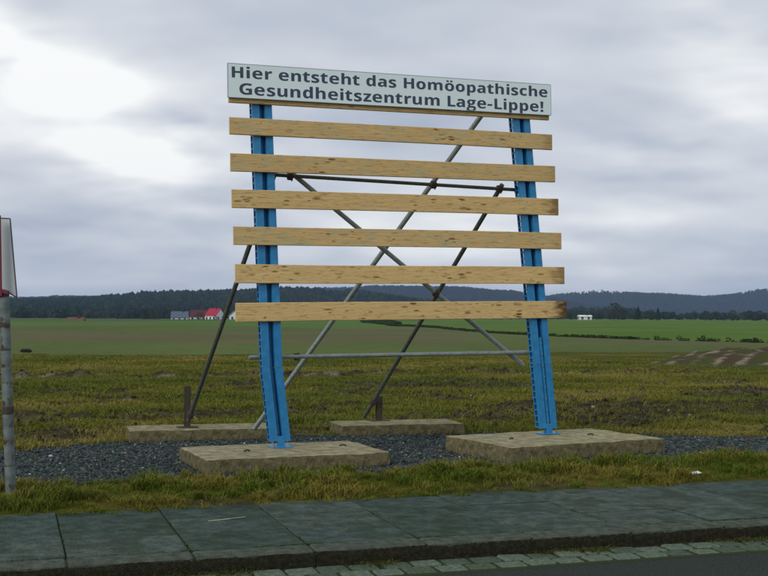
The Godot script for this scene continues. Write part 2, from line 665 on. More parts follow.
func field_colour(p: Vector3, s: float, t: float) -> Color:
	var d := -p.z
	var a := n_low.get_noise_2d(p.x * 0.5, p.z * 0.35)
	var b := n_low.get_noise_2d(p.x * 0.30 + 50.0, p.z * 0.12)
	var olive := Color(0.125, 0.135, 0.028)
	var dull := Color(0.082, 0.108, 0.034)
	var brown := Color(0.105, 0.090, 0.050)
	var bright := Color(0.072, 0.130, 0.022)
	var c := olive.lerp(dull, smoothstep(42.5, 44.0, d + 1.0 * a))
	c = c.lerp(brown, smoothstep(62.0, 74.0, d + 10.0 * a) * (1.0 - smoothstep(120.0, 165.0, d + 25.0 * b)) * smoothstep(-0.2, 0.35, b + 0.5 * a + 0.08) * 0.8)
	c = c.lerp(Color(0.075, 0.135, 0.030), smoothstep(140.0, 190.0, d + 20.0 * b))
	if p.x > hedge_x(p.z):
		c = bright.lerp(Color(0.085, 0.130, 0.028), smoothstep(-0.2, 0.4, a))
	return c * (1.3 + 0.22 * a)


# near-black layer over the face of one kerb stone, ragged along the top
func dark_facing(sd: int) -> ArrayMesh:
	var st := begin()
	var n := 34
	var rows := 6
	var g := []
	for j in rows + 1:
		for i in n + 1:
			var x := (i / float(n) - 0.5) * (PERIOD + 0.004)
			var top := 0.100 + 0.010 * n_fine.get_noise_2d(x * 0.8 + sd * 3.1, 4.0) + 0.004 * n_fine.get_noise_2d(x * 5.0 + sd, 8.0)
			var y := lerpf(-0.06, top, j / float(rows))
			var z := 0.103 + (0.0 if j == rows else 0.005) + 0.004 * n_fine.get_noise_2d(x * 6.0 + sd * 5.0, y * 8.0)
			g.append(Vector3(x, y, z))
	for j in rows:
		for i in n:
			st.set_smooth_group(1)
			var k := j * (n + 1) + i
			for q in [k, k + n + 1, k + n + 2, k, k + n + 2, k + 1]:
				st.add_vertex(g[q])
	# foot of the dark layer, sloping into the gutter
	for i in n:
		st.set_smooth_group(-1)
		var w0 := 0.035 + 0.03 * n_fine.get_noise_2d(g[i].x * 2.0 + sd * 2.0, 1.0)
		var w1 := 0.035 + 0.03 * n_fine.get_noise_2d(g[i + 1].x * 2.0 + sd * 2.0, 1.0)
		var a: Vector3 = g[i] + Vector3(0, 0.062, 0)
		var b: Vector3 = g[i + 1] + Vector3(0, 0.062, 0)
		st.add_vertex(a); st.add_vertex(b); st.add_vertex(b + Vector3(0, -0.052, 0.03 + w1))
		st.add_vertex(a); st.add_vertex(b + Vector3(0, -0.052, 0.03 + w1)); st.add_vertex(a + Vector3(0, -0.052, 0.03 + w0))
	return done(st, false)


func make_road_and_pavement() -> void:
	var turn := atan2(-KD.z, KD.x)
	var bs := Basis(Vector3.UP, turn)
	# road, lower than the pavement
	var st := begin()
	box(st, at(10, 1.0, -0.22), Vector3(90, 0.2, 12.44), bs)
	structure("road", done(st), M.asphalt)
	# bedding under the slabs
	st = begin()
	box(st, at(10, 8.66, -0.110), Vector3(90, 0.2, 2.0), bs)
	var pave := structure("pavement", done(st), M.bedding)
	var rng := RandomNumberGenerator.new()
	rng.seed = 404
	var meshes := []
	for i in 4:
		st = begin()
		box(st, Vector3.ZERO, Vector3(PERIOD - 0.011, 0.06, 0.595 - 0.010), Basis.IDENTITY, 0.006)
		meshes.append(done(st))
	for i in range(-6, 22):
		for r in 3:
			var o := put("paving_slab", meshes[0], M["paving%d" % rng.randi_range(0, 2)], pave)
			o.position = at(0.37 + (i + 0.5) * PERIOD, 7.865 + (r + 0.5) * 0.595, -0.024 + rng.randf_range(-0.005, 0.005))
			o.basis = bs * Basis.from_euler(Vector3(rng.randf_range(-0.006, 0.006), rng.randf_range(-0.004, 0.004), rng.randf_range(-0.006, 0.006)))
	# kerb
	st = begin()
	box(st, at(10, 7.75, -0.21), Vector3(90, 0.2, 0.16), bs)
	var kerb := structure("kerb", done(st), M.bedding)
	st = begin()
	box(st, Vector3.ZERO, Vector3(PERIOD - 0.010, 0.24, 0.205), Basis.IDENTITY, 0.014)
	var km := done(st)
	for i in range(-6, 22):
		var o := put("kerb_stone", km, M.kerb, kerb)
		o.position = at(0.37 + (i + 0.5) * PERIOD, 7.752 + rng.randf_range(-0.004, 0.004), -0.117 + rng.randf_range(-0.004, 0.004))
		o.basis = bs
		put("kerb_facing", dark_facing(i + 40), M.dark_facing, o)
	# gutter of two rows of cut stone
	st = begin()
	box(st, at(10, 7.42, -0.218), Vector3(90, 0.2, 0.44), bs)
	var gut := structure("gutter", done(st), M.bedding)
	var gm := []
	for i in 3:
		st = begin()
		box(st, Vector3.ZERO, Vector3(0.205 - i * 0.008, 0.05, 0.165 - i * 0.004), Basis.IDENTITY, 0.012)
		gm.append(done(st))
	for r in 2:
		for i in range(-6, 46):
			var o := put("gutter_stone", gm[rng.randi_range(0, 2)], M.gutter if rng.randf() < 0.6 else M.gutter_dark, gut)
			o.position = at(0.1 + (i + 0.5 * r) * 0.222 + rng.randf_range(-0.006, 0.006), 7.53 - r * 0.182, -0.132 + rng.randf_range(-0.006, 0.006))
			o.basis = bs * Basis.from_euler(Vector3(rng.randf_range(-0.03, 0.03), rng.randf_range(-0.03, 0.03), rng.randf_range(-0.03, 0.03)))


# ------------------------------------------------------------------ hills and woods

func ridge(pts: Array, x: float) -> float:
	for i in pts.size() - 1:
		if x <= pts[i + 1][0]:
			var k := clampf((x - pts[i][0]) / (pts[i + 1][0] - pts[i][0]), 0, 1)
			return lerpf(pts[i][1], pts[i + 1][1], smoothstep(0, 1, k) * 0.5 + k * 0.5)
	return pts[-1][1]


func crown(sd: int, pointed: bool) -> ArrayMesh:
	# a far tree: irregular crown of leaf clumps, unit height
	var rng := RandomNumberGenerator.new()
	rng.seed = sd
	var st := begin()
	st.set_smooth_group(-1)
	for i in 26:
		var y := rng.randf_range(0.12, 0.95)
		var r := (0.32 * (1.0 - y) + 0.03) if pointed else 0.36 * sqrt(maxf(0.05, 1.0 - pow((y - 0.55) / 0.47, 2.0)))
		var a := rng.randf() * TAU
		var c := Vector3(cos(a) * r * sqrt(rng.randf()), y, sin(a) * r * sqrt(rng.randf()))
		var q := rng.randf_range(0.09, 0.17)
		var p := [Vector3(0, q, 0), Vector3(q, -q * 0.5, q * 0.3), Vector3(-q * 0.7, -q * 0.5, q * 0.7), Vector3(-q * 0.3, -q * 0.6, -q)]
		for k in 4:
			p[k] = c + p[k].rotated(Vector3.UP, a) * rng.randf_range(0.7, 1.2)
		st.set_color(Color.WHITE * rng.randf_range(0.7, 1.25))
		for f in [[0, 2, 1], [0, 3, 2], [0, 1, 3], [1, 2, 3]]:
			for k in f:
				st.add_vertex(p[k])
	return done(st)


func make_hill(pts: Array, dist: float, front: float, back: float, x0: float, x1: float, soil: Color, sd: int, tree_h: float, count: int, tint_a: Color, tint_b: Color, pointed: float, label: String, clearing := []) -> void:
	var st := begin()
	var nx := 160
	var nz := 26
	var grid := PackedVector3Array()
	for j in nz + 1:
		for i in nx + 1:
			var x := lerpf(x0, x1, i / float(nx))
			var v := j / float(nz)
			grid.append(hill_point(pts, x, v, dist, front, back, tree_h))
	for j in nz:
		for i in nx:
			st.set_smooth_group(1)
			var k := j * (nx + 1) + i
			for q in [k, k + nx + 1, k + nx + 2, k, k + nx + 2, k + 1]:
				st.add_vertex(grid[q])
	structure("hill", done(st, true), mat("hill_floor%d" % sd, soil, 1.0))
	var rng := RandomNumberGenerator.new()
	rng.seed = sd
	var kinds := [[[], []], [[], []]]
	for i in count:
		var x := rng.randf_range(x0, x1)
		var v := pow(rng.randf(), 0.8) * 0.75
		var p := hill_point(pts, x, v, dist, front, back, tree_h)
		var skip := false
		for c in clearing:
			if absf(x - c[0]) < c[2] and absf(v - c[1]) < c[3]:
				skip = rng.randf() < 0.9
		if skip or p.y < 0.3:
			continue
		var h := tree_h * rng.randf_range(0.6, 1.15)
		var w := h * rng.randf_range(0.8, 1.3)
		var stand := n_low.get_noise_2d(x * 0.035 * 1800.0 / dist + sd, p.z * 0.035)
		var k := 0 if rng.randf() < pointed + stand * 0.6 else 1
		kinds[k][0].append(Transform3D(Basis(Vector3.UP, rng.randf() * TAU).scaled(Vector3(w, h, w)), p - Vector3(0, h * 0.08, 0)))
		var c: Color = tint_a if k == 0 else tint_b
		kinds[k][1].append(c * (rng.randf_range(0.7, 1.2) + 0.25 * stand))
	for k in 2:
		scatter("forest", crown(sd + k, k == 0), M.leaf, kinds[k][0], kinds[k][1], ("dark conifers in the " if k == 0 else "bare broadleaf trees in the ") + label, "forest")


func hill_point(pts: Array, x: float, v: float, dist: float, front: float, back: float, tree_h: float) -> Vector3:
	# v 0 at the foot, 0.7 at the ridge, 1 behind it
	var top := maxf(0.0, ridge(pts, x) - tree_h * 0.85)
	var prof := smoothstep(0.0, 0.7, v) if v < 0.7 else 1.0 - 0.6 * smoothstep(0.7, 1.0, v)
	var z := -(dist - front) - (front if v > 0.7 else front * v / 0.7) - (back * (v - 0.7) / 0.3 if v > 0.7 else 0.0)
	var y := top * prof + n_low.get_noise_2d(x * 0.05, z * 0.05) * 5.0 * prof
	return Vector3(x, y - 0.8 * (1.0 - smoothstep(0.0, 0.1, v)), z)


func px_ridge(list: Array, dist: float) -> Array:
	# ridge heights from the heights at which the ridge line is seen at that distance
	var out := []
	for q in list:
		out.append([(q[0] - 384.0) / 1150.0 * dist, 1.6 + (316.0 - q[1] + (q[0] - 384.0) * 0.0052) / 1150.0 * dist])
	return out


func make_hills() -> void:
	var near := px_ridge([[-500, 312], [-200, 310], [0, 304.5], [50, 300], [100, 297], [160, 294], [220, 290.5], [290, 288], [360, 293], [430, 303], [500, 311], [600, 316]], 1500.0)
	make_hill(near, 1500.0, 520.0, 300.0, -1150.0, 260.0, lin(0.018, 0.032, 0.020), 201, 11.0, 17000, Color(0.012, 0.031, 0.018), Color(0.028, 0.042, 0.022), 0.62, "green wood climbing the low near hill")
	var mid := px_ridge([[-200, 300], [100, 296], [250, 291], [330, 288], [400, 285.5], [450, 286.5], [500, 290], [540, 296], [570, 302], [640, 310], [720, 316]], 3000.0)
	make_hill(mid, 3000.0, 800.0, 400.0, -1500.0, 800.0, lin(0.018, 0.032, 0.020), 211, 9.0, 20000, Color(0.012, 0.031, 0.018), Color(0.028, 0.042, 0.022), 0.35, "wood along the long far ridge")
	var right := px_ridge([[380, 316], [450, 308], [520, 299], [560, 294], [597, 290.5], [620, 291.5], [650, 294], [700, 296], [730, 293.5], [768, 289], [850, 284], [1000, 290], [1200, 300]], 3400.0)
	make_hill(right, 3400.0, 800.0, 400.0, 0.0, 2300.0, lin(0.018, 0.032, 0.020), 221, 9.0, 20000, Color(0.012, 0.031, 0.018), Color(0.028, 0.042, 0.022), 0.4, "wood on the hill with a bare pale crest", [[(598 - 384.0) / 1150.0 * 3400.0, 0.68, 70.0, 0.07]])
	# bare pale ground on the crest
	var cl := begin()
	var cx := (598 - 384.0) / 1150.0 * 3400.0
	for i in 40:
		for j in 8:
			var q := []
			for k in [[0, 0], [0, 1], [1, 1], [1, 0]]:
				var u: float = (i + k[0]) / 40.0 - 0.5
				var v: float = (j + k[1]) / 8.0
				var wv := 0.03 + 0.03 * n_low.get_noise_2d(u * 90.0, 2.0)
				q.append(hill_point(right, cx + u * 130.0, 0.70 - wv * v, 3400.0, 800.0, 400.0, 9.0) + Vector3(0, 1.2, 0))
			if n_low.get_noise_2d(i * 2.5, j * 4.0) > -0.1:
				quad(cl, q[0], q[1], q[2], q[3])
	structure("clearing", done(cl), mat("pale_ground", lin(0.42, 0.42, 0.42), 1.0))
	# low bank of trees and scrub along the far edge of the fields
	var rng := RandomNumberGenerator.new()
	rng.seed = 301
	var a := [[], []]
	for i in 2600:
		var x := rng.randf_range(-420, 420)
		var z := -rng.randf_range(620, 960)
		var h := rng.randf_range(3.0, 9.0) * (1.0 if x < 60.0 else 0.75)
		if x > -20.0 and rng.randf() < 0.35:
			continue
		a[0].append(Transform3D(Basis(Vector3.UP, rng.randf() * TAU).scaled(Vector3(h * 1.3, h, h * 1.3)), Vector3(x, field_height(Vector3(x, 0, z)) - 0.5, z)))
		a[1].append(Color(0.014, 0.032, 0.018).lerp(Color(0.034, 0.046, 0.024), rng.randf()) * rng.randf_range(0.7, 1.2))
	scatter("forest", crown(305, false), M.leaf, a[0], a[1], "dark scrub and low trees along the far edge of the fields", "scrub")


# ------------------------------------------------------------------ grass, weeds, clods

func make_vegetation() -> void:
	var rng := RandomNumberGenerator.new()
	rng.seed = 500
	# verge between the pavement and the stone bed
	var kinds := [tuft(1, 12, 0.10, 0.05, 0.9, 0.0035, 0.25), tuft(2, 10, 0.085, 0.06, 1.3, 0.0035, 0.45), tuft(3, 14, 0.13, 0.05, 0.7, 0.003, 0.2)]
	var xf := [[], [], []]
	var cs := [[], [], []]
	for i in 52000:
		var s := rng.randf_range(-6.0, 16.0)
		var t := rng.randf_range(9.45, 11.75)
		var edge := 9.58 + 0.30 * n_mid.get_noise_2d(s * 1.7, 20.0) + 0.05 * n_fine.get_noise_2d(s, 3.0)
		var g := gravel_at(s, t)
		if t < edge or g > 0.12 or rng.randf() < smoothstep(-0.15, 0.12, g) * 0.8:
			continue
		var bare := smoothstep(0.2, 0.55, n_mid.get_noise_2d(s * 1.5, t * 1.5) + 0.3 * n_fine.get_noise_2d(s * 1.3, t * 1.3))
		if rng.randf() < bare * 0.85:
			continue
		var k := rng.randi_range(0, 2)
		var sc := rng.randf_range(0.4, 1.0) * clampf(0.72 + 0.8 * n_mid.get_noise_2d(s * 1.6 + 5.0, t * 2.2) + 1.0 * n_fine.get_noise_2d(s * 1.1, t * 1.1), 0.2, 1.7)
		if t < edge + 0.15:
			sc *= 0.65
		xf[k].append(Transform3D(Basis(Vector3.UP, rng.randf() * TAU).scaled(Vector3(1.1, 1, 1.1) * sc), at(s, t, maxf(height_at(s, t), 0.002) - 0.004)))
		var mix := smoothstep(-0.3, 0.4, n_mid.get_noise_2d(s * 0.9, t * 1.5 + 8.0) + rng.randf_range(-0.25, 0.25))
		cs[k].append(Color(0.105, 0.145, 0.018).lerp(Color(0.225, 0.195, 0.038), mix) * rng.randf_range(0.6, 1.2))
	for k in 3:
		scatter("verge_grass", kinds[k], M.grass, xf[k], cs[k], ["short green grass on the verge behind the pavement", "flattened straw-coloured grass on the verge behind the pavement", "longer upright grass on the verge behind the pavement"][k], "grass")
	# meadow behind the stone bed
	kinds = [tuft(4, 16, 0.12, 0.09, 0.8, 0.0034, 0.25), tuft(5, 16, 0.08, 0.13, 1.4, 0.0038, 0.45)]
	xf = [[], []]
	cs = [[], []]
	for i in 130000:
		var t := 13.0 + 34.0 * pow(rng.randf(), 1.35)
		var s := t * 0.325 + rng.randf_range(-0.5, 0.5) * (t * 0.85 + 5.0)
		if gravel_at(s, t) > -0.02 and t < 17.0:
			continue
		if -at(s, t).z > 43.0 + 0.8 * n_low.get_noise_2d(s * 2.0, 5.0):
			continue
		var so := soil_at(s, t)
		if rng.randf() < so * 0.85:
			continue
		var k := 0 if rng.randf() < 0.5 else 1
		var sc := rng.randf_range(0.4, 1.05) * (1.0 + 0.016 * (t - 15.0)) * (1.0 + 0.9 * maxf(0.0, n_mid.get_noise_2d(s * 1.1, t * 1.1 + 70.0)))
		var y := height_at(s, t)
		if t > 46.4:
			var p := at(s, t)
			y = lerpf(y * 0.5, field_height(p), smoothstep(46.0, 80.0, t))
		xf[k].append(Transform3D(Basis(Vector3.UP, rng.randf() * TAU).scaled(Vector3(1.2, 0.9, 1.2) * sc), at(s, t, y - 0.006)))
		cs[k].append(turf_colour(s, t) * rng.randf_range(0.75, 1.2))
	for k in 2:
		scatter("meadow_grass", kinds[k], M.grass, xf[k], cs[k], ["tufts of olive grass across the rough meadow", "flattened straw grass across the rough meadow"][k], "grass")
	# weeds at the foot of the kerb
	xf = []
	cs = []
	var weed := tuft(6, 12, 0.045, 0.05, 1.6, 0.003, 0.3)
	for i in 2200:
		var s := rng.randf_range(-2.0, 9.0)
		var d := n_mid.get_noise_2d(s * 1.4, 60.0)
		if d < rng.randf_range(-0.1, 0.5):
			continue
		xf.append(Transform3D(Basis(Vector3.UP, rng.randf() * TAU).scaled(Vector3.ONE * rng.randf_range(0.4, 1.0)), at(s, 7.63 - absf(rng.randfn(0.0, 0.05)), -0.118)))
		cs.append(Color(0.045, 0.085, 0.015).lerp(Color(0.10, 0.075, 0.03), rng.randf()) * rng.randf_range(0.7, 1.2))
	scatter("kerb_weeds", weed, M.grass, xf, cs, "small weeds growing in the gutter at the foot of the kerb", "weeds")
	# moss and grass shoots in the paving joints
	xf = []
	cs = []
	var moss := tuft(7, 9, 0.022, 0.02, 1.2, 0.003, 0.1)
	for i in 2600:
		var s := rng.randf_range(-3.0, 11.0)
		var t: float
		if rng.randf() < 0.5:
			s = 0.37 + PERIOD * roundf((s - 0.37) / PERIOD) + rng.randf_range(-0.006, 0.006)
			t = rng.randf_range(7.87, 9.7)
		else:
			t = 7.86 + 0.595 * rng.randi_range(0, 2) + rng.randf_range(-0.006, 0.006)
		if n_mid.get_noise_2d(s * 2.0, t * 2.0 + 11.0) < 0.0:
			continue
		xf.append(Transform3D(Basis(Vector3.UP, rng.randf() * TAU).scaled(Vector3.ONE * rng.randf_range(0.4, 1.0)), at(s, t, -0.006)))
		cs.append(Color(0.045, 0.075, 0.015) * rng.randf_range(0.7, 1.3))
	scatter("joint_moss", moss, M.grass, xf, cs, "moss and tiny grass shoots in the joints between paving slabs", "moss")
	# clods on the bare earth
	xf = []
	cs = []
	for i in 26000:
		var t := 12.5 + 24.0 * pow(rng.randf(), 1.3)
		var s := t * 0.325 + rng.randf_range(-0.5, 0.5) * (t * 0.85 + 5.0)
		if gravel_at(s, t) > -0.05 or rng.randf() > soil_at(s, t):
			continue
		var z := rng.randf_range(0.025, 0.08) * (0.5 + rng.randf())
		xf.append(Transform3D(Basis.from_euler(Vector3(rng.randf(), rng.randf() * TAU, rng.randf())).scaled(Vector3.ONE * z), at(s, t, height_at(s, t) + z * 0.12)))
		var c := Color(0.052, 0.046, 0.026) if rng.randf() < 0.975 else Color(0.20, 0.185, 0.15)
		cs.append(c * rng.randf_range(0.7, 1.4))
	scatter("soil_clods", rock(8, 0.7), M.stone, xf, cs, "dark clods of turned earth in the rough meadow", "soil")
	# weedy field edge running away to the right
	xf = []
	cs = []
	var bush := crown(9, false)
	for i in 1500:
		var z := -74.0 - 230.0 * pow(rng.randf(), 1.4)
		if z > -84.0 and rng.randf() < 0.7:
			continue
		var h := 0.20 + 0.26 * smoothstep(-110.0, -260.0, z) + rng.randf_range(-0.08, 0.12)
		if z < -200.0:
			h *= 1.9
		var p := Vector3(hedge_x(z) + rng.randf_range(-0.5, 0.5), 0, z)
		p.y = field_height(p) - 0.08
		xf.append(Transform3D(Basis(Vector3.UP, rng.randf() * TAU).scaled(Vector3(h * 2.4, h, h * 2.4)), p))
		cs.append(Color(0.028, 0.044, 0.016) * rng.randf_range(0.7, 1.3))
	scatter("field_edge", bush, M.leaf, xf, cs, "dark weedy strip along the edge between the two fields", "weeds")
	# young shrubs in a row that carries the field edge on
	for i in 7:
		var z := -81.5 + i * 1.75
		var p := Vector3(hedge_x(z), 0, z)
		p.y = field_height(p)
		var o := thing("young_shrub", "low dark young shrub in the row that continues the field edge", "shrub", p, i * 1.3, "young shrubs along the field edge")
		var c := put("crown", crown(20 + i, false), M.leaf_dark if M.has("leaf_dark") else mat("leaf_dark", lin(0.030, 0.042, 0.018), 0.95), o)
		c.scale = Vector3(0.6, 0.3 + 0.05 * (i % 3), 0.6)
		var st := begin()
		tube(st, Vector3(0, -0.03, 0), Vector3(0.02, 0.15, 0), 0.02, 6, 0.01)
		put("stem", done(st), M.bark, o)


func make_gravel() -> void:
	var rng := RandomNumberGenerator.new()
	rng.seed = 600
	var xf := [[], [], []]
	var cs := [[], [], []]
	for i in 95000:
		var s := rng.randf_range(-4.5, 14.0)
		var t := rng.randf_range(10.9, 15.6)
		var g := gravel_at(s, t)
		if g < -0.1 or rng.randf() > smoothstep(-0.12, 0.15, g):
			continue
		var k := rng.randi_range(0, 2)
		var z := rng.randf_range(0.014, 0.036) if rng.randf() < 0.96 else rng.randf_range(0.036, 0.075)
		xf[k].append(Transform3D(Basis.from_euler(Vector3(rng.randf() * 0.6, rng.randf() * TAU, rng.randf() * 0.6)).scaled(Vector3.ONE * z), at(s, t, height_at(s, t) + z * 0.15)))
		var c := Color(0.058, 0.076, 0.074) * rng.randf_range(0.4, 1.5)
		if rng.randf() < 0.012:
			c = Color(0.42, 0.44, 0.43) * rng.randf_range(0.6, 1.1)
		elif rng.randf() < 0.07:
			c = Color(0.13, 0.115, 0.085)
		cs[k].append(c)
	for k in 3:
		scatter("gravel", rock(30 + k, [0.55, 0.7, 0.45][k]), M.stone, xf[k], cs[k], ["dark blue-grey crushed stone around the concrete slabs", "rounder dark crushed stone around the concrete slabs", "flat dark chips around the concrete slabs"][k], "gravel")


# ------------------------------------------------------------------ concrete slabs

# the top face and sides of a cast block, uneven edges, centred at its foot
func cast_block(size: Vector3, sd: int) -> Array:
	var rng := RandomNumberGenerator.new()
	rng.seed = sd
	var n := FastNoiseLite.new()
	set_noise(n, sd, 2.6, 4)
	var bm := BoxMesh.new()
	bm.size = size
	bm.subdivide_width = 40
	bm.subdivide_height = 4
	bm.subdivide_depth = 28
	var arr := bm.get_mesh_arrays()
	var vs: PackedVector3Array = arr[Mesh.ARRAY_VERTEX]
	var h := size * 0.5
	for i in vs.size():
		var v := vs[i]
		var e := 0.018
		var q := Vector3(clampf(v.x, -h.x + e, h.x - e), clampf(v.y, -h.y + e, h.y - e), clampf(v.z, -h.z + e, h.z - e))
		var d := v - q
		if d.length() > e:
			v = q + d.normalized() * e
		var on_edge := int(absf(v.x) > h.x - e) + int(absf(v.z) > h.z - e) + int(v.y > h.y - e)
		var a := 0.007 if on_edge < 2 else 0.016
		v += Vector3(n.get_noise_3d(v.x, v.y * 3.0, v.z), n.get_noise_3d(v.x + 9.0, v.y, v.z) * 0.7, n.get_noise_3d(v.x, v.y + 5.0, v.z)) * a
		vs[i] = v + Vector3(0, h.y, 0)
	arr[Mesh.ARRAY_VERTEX] = vs
	var am := ArrayMesh.new()
	am.add_surface_from_arrays(Mesh.PRIMITIVE_TRIANGLES, arr)
	var st := SurfaceTool.new()
	var idx: PackedInt32Array = arr[Mesh.ARRAY_INDEX]
	var out := []
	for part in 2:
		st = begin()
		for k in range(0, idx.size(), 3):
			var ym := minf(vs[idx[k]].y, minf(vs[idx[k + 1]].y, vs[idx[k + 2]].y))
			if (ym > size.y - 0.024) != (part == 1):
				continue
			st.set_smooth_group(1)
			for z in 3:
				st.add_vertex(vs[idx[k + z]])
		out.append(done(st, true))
	return out


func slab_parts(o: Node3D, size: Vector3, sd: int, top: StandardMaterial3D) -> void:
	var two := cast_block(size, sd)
	put("cast_side", two[0], M.dark_concrete, o)  # sides take a darker concrete colour than the top
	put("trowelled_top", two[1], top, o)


func loop_iron(parent: Node, p: Vector3, turn: float) -> void:
	var st := begin()
	var last := Vector3.ZERO
	for i in 9:
		var a := PI * i / 8.0
		var q := Vector3(cos(a) * 0.04, sin(a) * 0.022 - 0.006, 0).rotated(Vector3.UP, turn)
		if i > 0:
			tube(st, last, q, 0.009, 6)
		last = q
	var o := put("lifting_loop", done(st), M.rust_steel, parent)
	o.position = p


func make_slabs() -> void:
	var g := "concrete foundation slabs under the hoarding"
	var fl := thing("concrete_slab", "pale concrete slab with the blue post beside the leaning road sign side of the hoarding", "concrete slab", Vector3(-1.085, -0.01, -12.50), deg_to_rad(22.3), g)
	fl.set_meta("label", "pale concrete slab carrying the blue post with the kinked lower section")
	slab_parts(fl, Vector3(2.0, 0.16, 1.24), 701, M.concrete0)
	loop_iron(fl, Vector3(-0.42, 0.16, 0.06), 0.4)
	loop_iron(fl, Vector3(0.72, 0.16, -0.08), -0.3)
	var fr := thing("concrete_slab", "pale concrete slab carrying the straight blue post nearest the soil mound", "concrete slab", Vector3(2.03, -0.01, -13.66), deg_to_rad(28.5), g)
	slab_parts(fr, Vector3(2.2, 0.19, 1.38), 702, M.concrete1)
	loop_iron(fr, Vector3(-0.62, 0.19, 0.0), 0.5)
	loop_iron(fr, Vector3(0.52, 0.19, 0.02), -0.2)
	var rl := thing("concrete_slab", "darker concrete slab with the taller steel stub and a galvanised tube resting on it", "concrete slab", Vector3(-2.33, -0.01, -15.0), deg_to_rad(16.0), g)
	slab_parts(rl, Vector3(1.95, 0.16, 0.72), 703, M.concrete2)
	var rr := thing("concrete_slab", "darker concrete slab with the short steel stub midway behind the planks", "concrete slab", Vector3(0.18, -0.01, -15.80), deg_to_rad(16.0), g)
	slab_parts(rr, Vector3(1.72, 0.16, 0.72), 704, M.concrete3)
	for q in [[rl, Vector3(-2.53, 0.0, -14.88), 0.52], [rr, Vector3(-0.06, 0.0, -15.98), 0.33]]:
		# rolled H section set in the slab
		var st := begin()
		var hh: float = q[2] + 0.02
		box(st, Vector3(0, hh * 0.5, 0.034), Vector3(0.08, hh, 0.010))
		box(st, Vector3(0, hh * 0.5, -0.034), Vector3(0.08, hh, 0.010))
		box(st, Vector3(0, hh * 0.5 - 0.001, 0), Vector3(0.010, hh - 0.004, 0.058))
		var o := put("steel_stub", done(st), M.rust_steel, q[0])
		o.position = q[0].transform.affine_inverse() * (q[1] + Vector3(0, 0.14, 0))
		st = begin()
		box(st, Vector3(0, 0.0, 0), Vector3(0.26, 0.014, 0.2), Basis.IDENTITY, 0.003)
		o = put("foot_plate", done(st), M.rust_steel, q[0])
		o.position = q[0].transform.affine_inverse() * (q[1] + Vector3(0, 0.156, 0))


# ------------------------------------------------------------------ the hoarding

func plank_texture(sd: int, knots: int, tone: float, grey: float, dark_end: float) -> ImageTexture:
	var rng := RandomNumberGenerator.new()
	rng.seed = sd
	var n := FastNoiseLite.new()
	set_noise(n, sd, 1.0, 3)
	var w := 1024
	var h := 64
	var kn := []
	for i in knots:
		var cx := rng.randf() * w
		if i % 3 > 0 and i > 0:
			cx = kn[i - 1][0] + rng.randfn(0.0, 26.0)
		kn.append([cx, rng.randf_range(0.08, 0.92) * h, rng.randf_range(1.6, 5.5) * (1.4 if rng.randf() < 0.15 else 1.0), rng.randf_range(0.25, 0.95)])
	var pale := Color(0.76, 0.545, 0.255) * tone
	var late := Color(0.50, 0.315, 0.115) * tone
	var knot := Color(0.105, 0.050, 0.020)
	var wash := Color(0.50, 0.455, 0.255) * tone
	var img := Image.create(w, h, false, Image.FORMAT_RGB8)
	for y in h:
		for x in w:
			var bend := 0.0
			var near := 0.0
			for k in kn:
				var dx: float = (x - k[0]) / (k[2] * 3.2)
				var dy: float = (y - k[1]) / k[2]
				var q := dx * dx + dy * dy
				if q < 9.0:
					bend += signf(dy) * exp(-q) * 5.0
					near = maxf(near, k[3] * (1.0 - smoothstep(0.12, 0.75, q * (1.0 + 0.4 * n.get_noise_2d(x * 0.3, y * 0.3)))))
			var yy := y + bend + 5.0 * n.get_noise_2d(x * 0.006, y * 0.02)
			var g := 0.5 + 0.5 * sin(yy * 0.85 + 6.0 * n.get_noise_2d(x * 0.003, yy * 0.09))
			g = clampf(g * 0.55 + 0.45 * (0.5 + n.get_noise_2d(x * 0.02, yy * 0.9)), 0, 1)
			var c := pale.lerp(late, g * 0.75)
			c = c.lerp(wash, grey * smoothstep(-0.15, 0.45, n.get_noise_2d(x * 0.012 + 70.0, y * 0.03)))
			# brown resin streaks trailing along the grain
			var streak := smoothstep(0.2, 0.6, n.get_noise_2d(x * 0.02 + 300.0, yy * 0.13))
			c = c.lerp(Color(0.22, 0.105, 0.035), streak * 0.45)
			c = c.lerp(knot, near)
			# stained saw ends
			var e := smoothstep(w * 0.94, w * 1.0, x + 30.0 * n.get_noise_2d(x * 0.02, y * 0.05))
			c = c.lerp(Color(0.10, 0.062, 0.03), e * dark_end)
			img.set_pixel(x, y, c.linear_to_srgb())
	return ImageTexture.create_from_image(img)


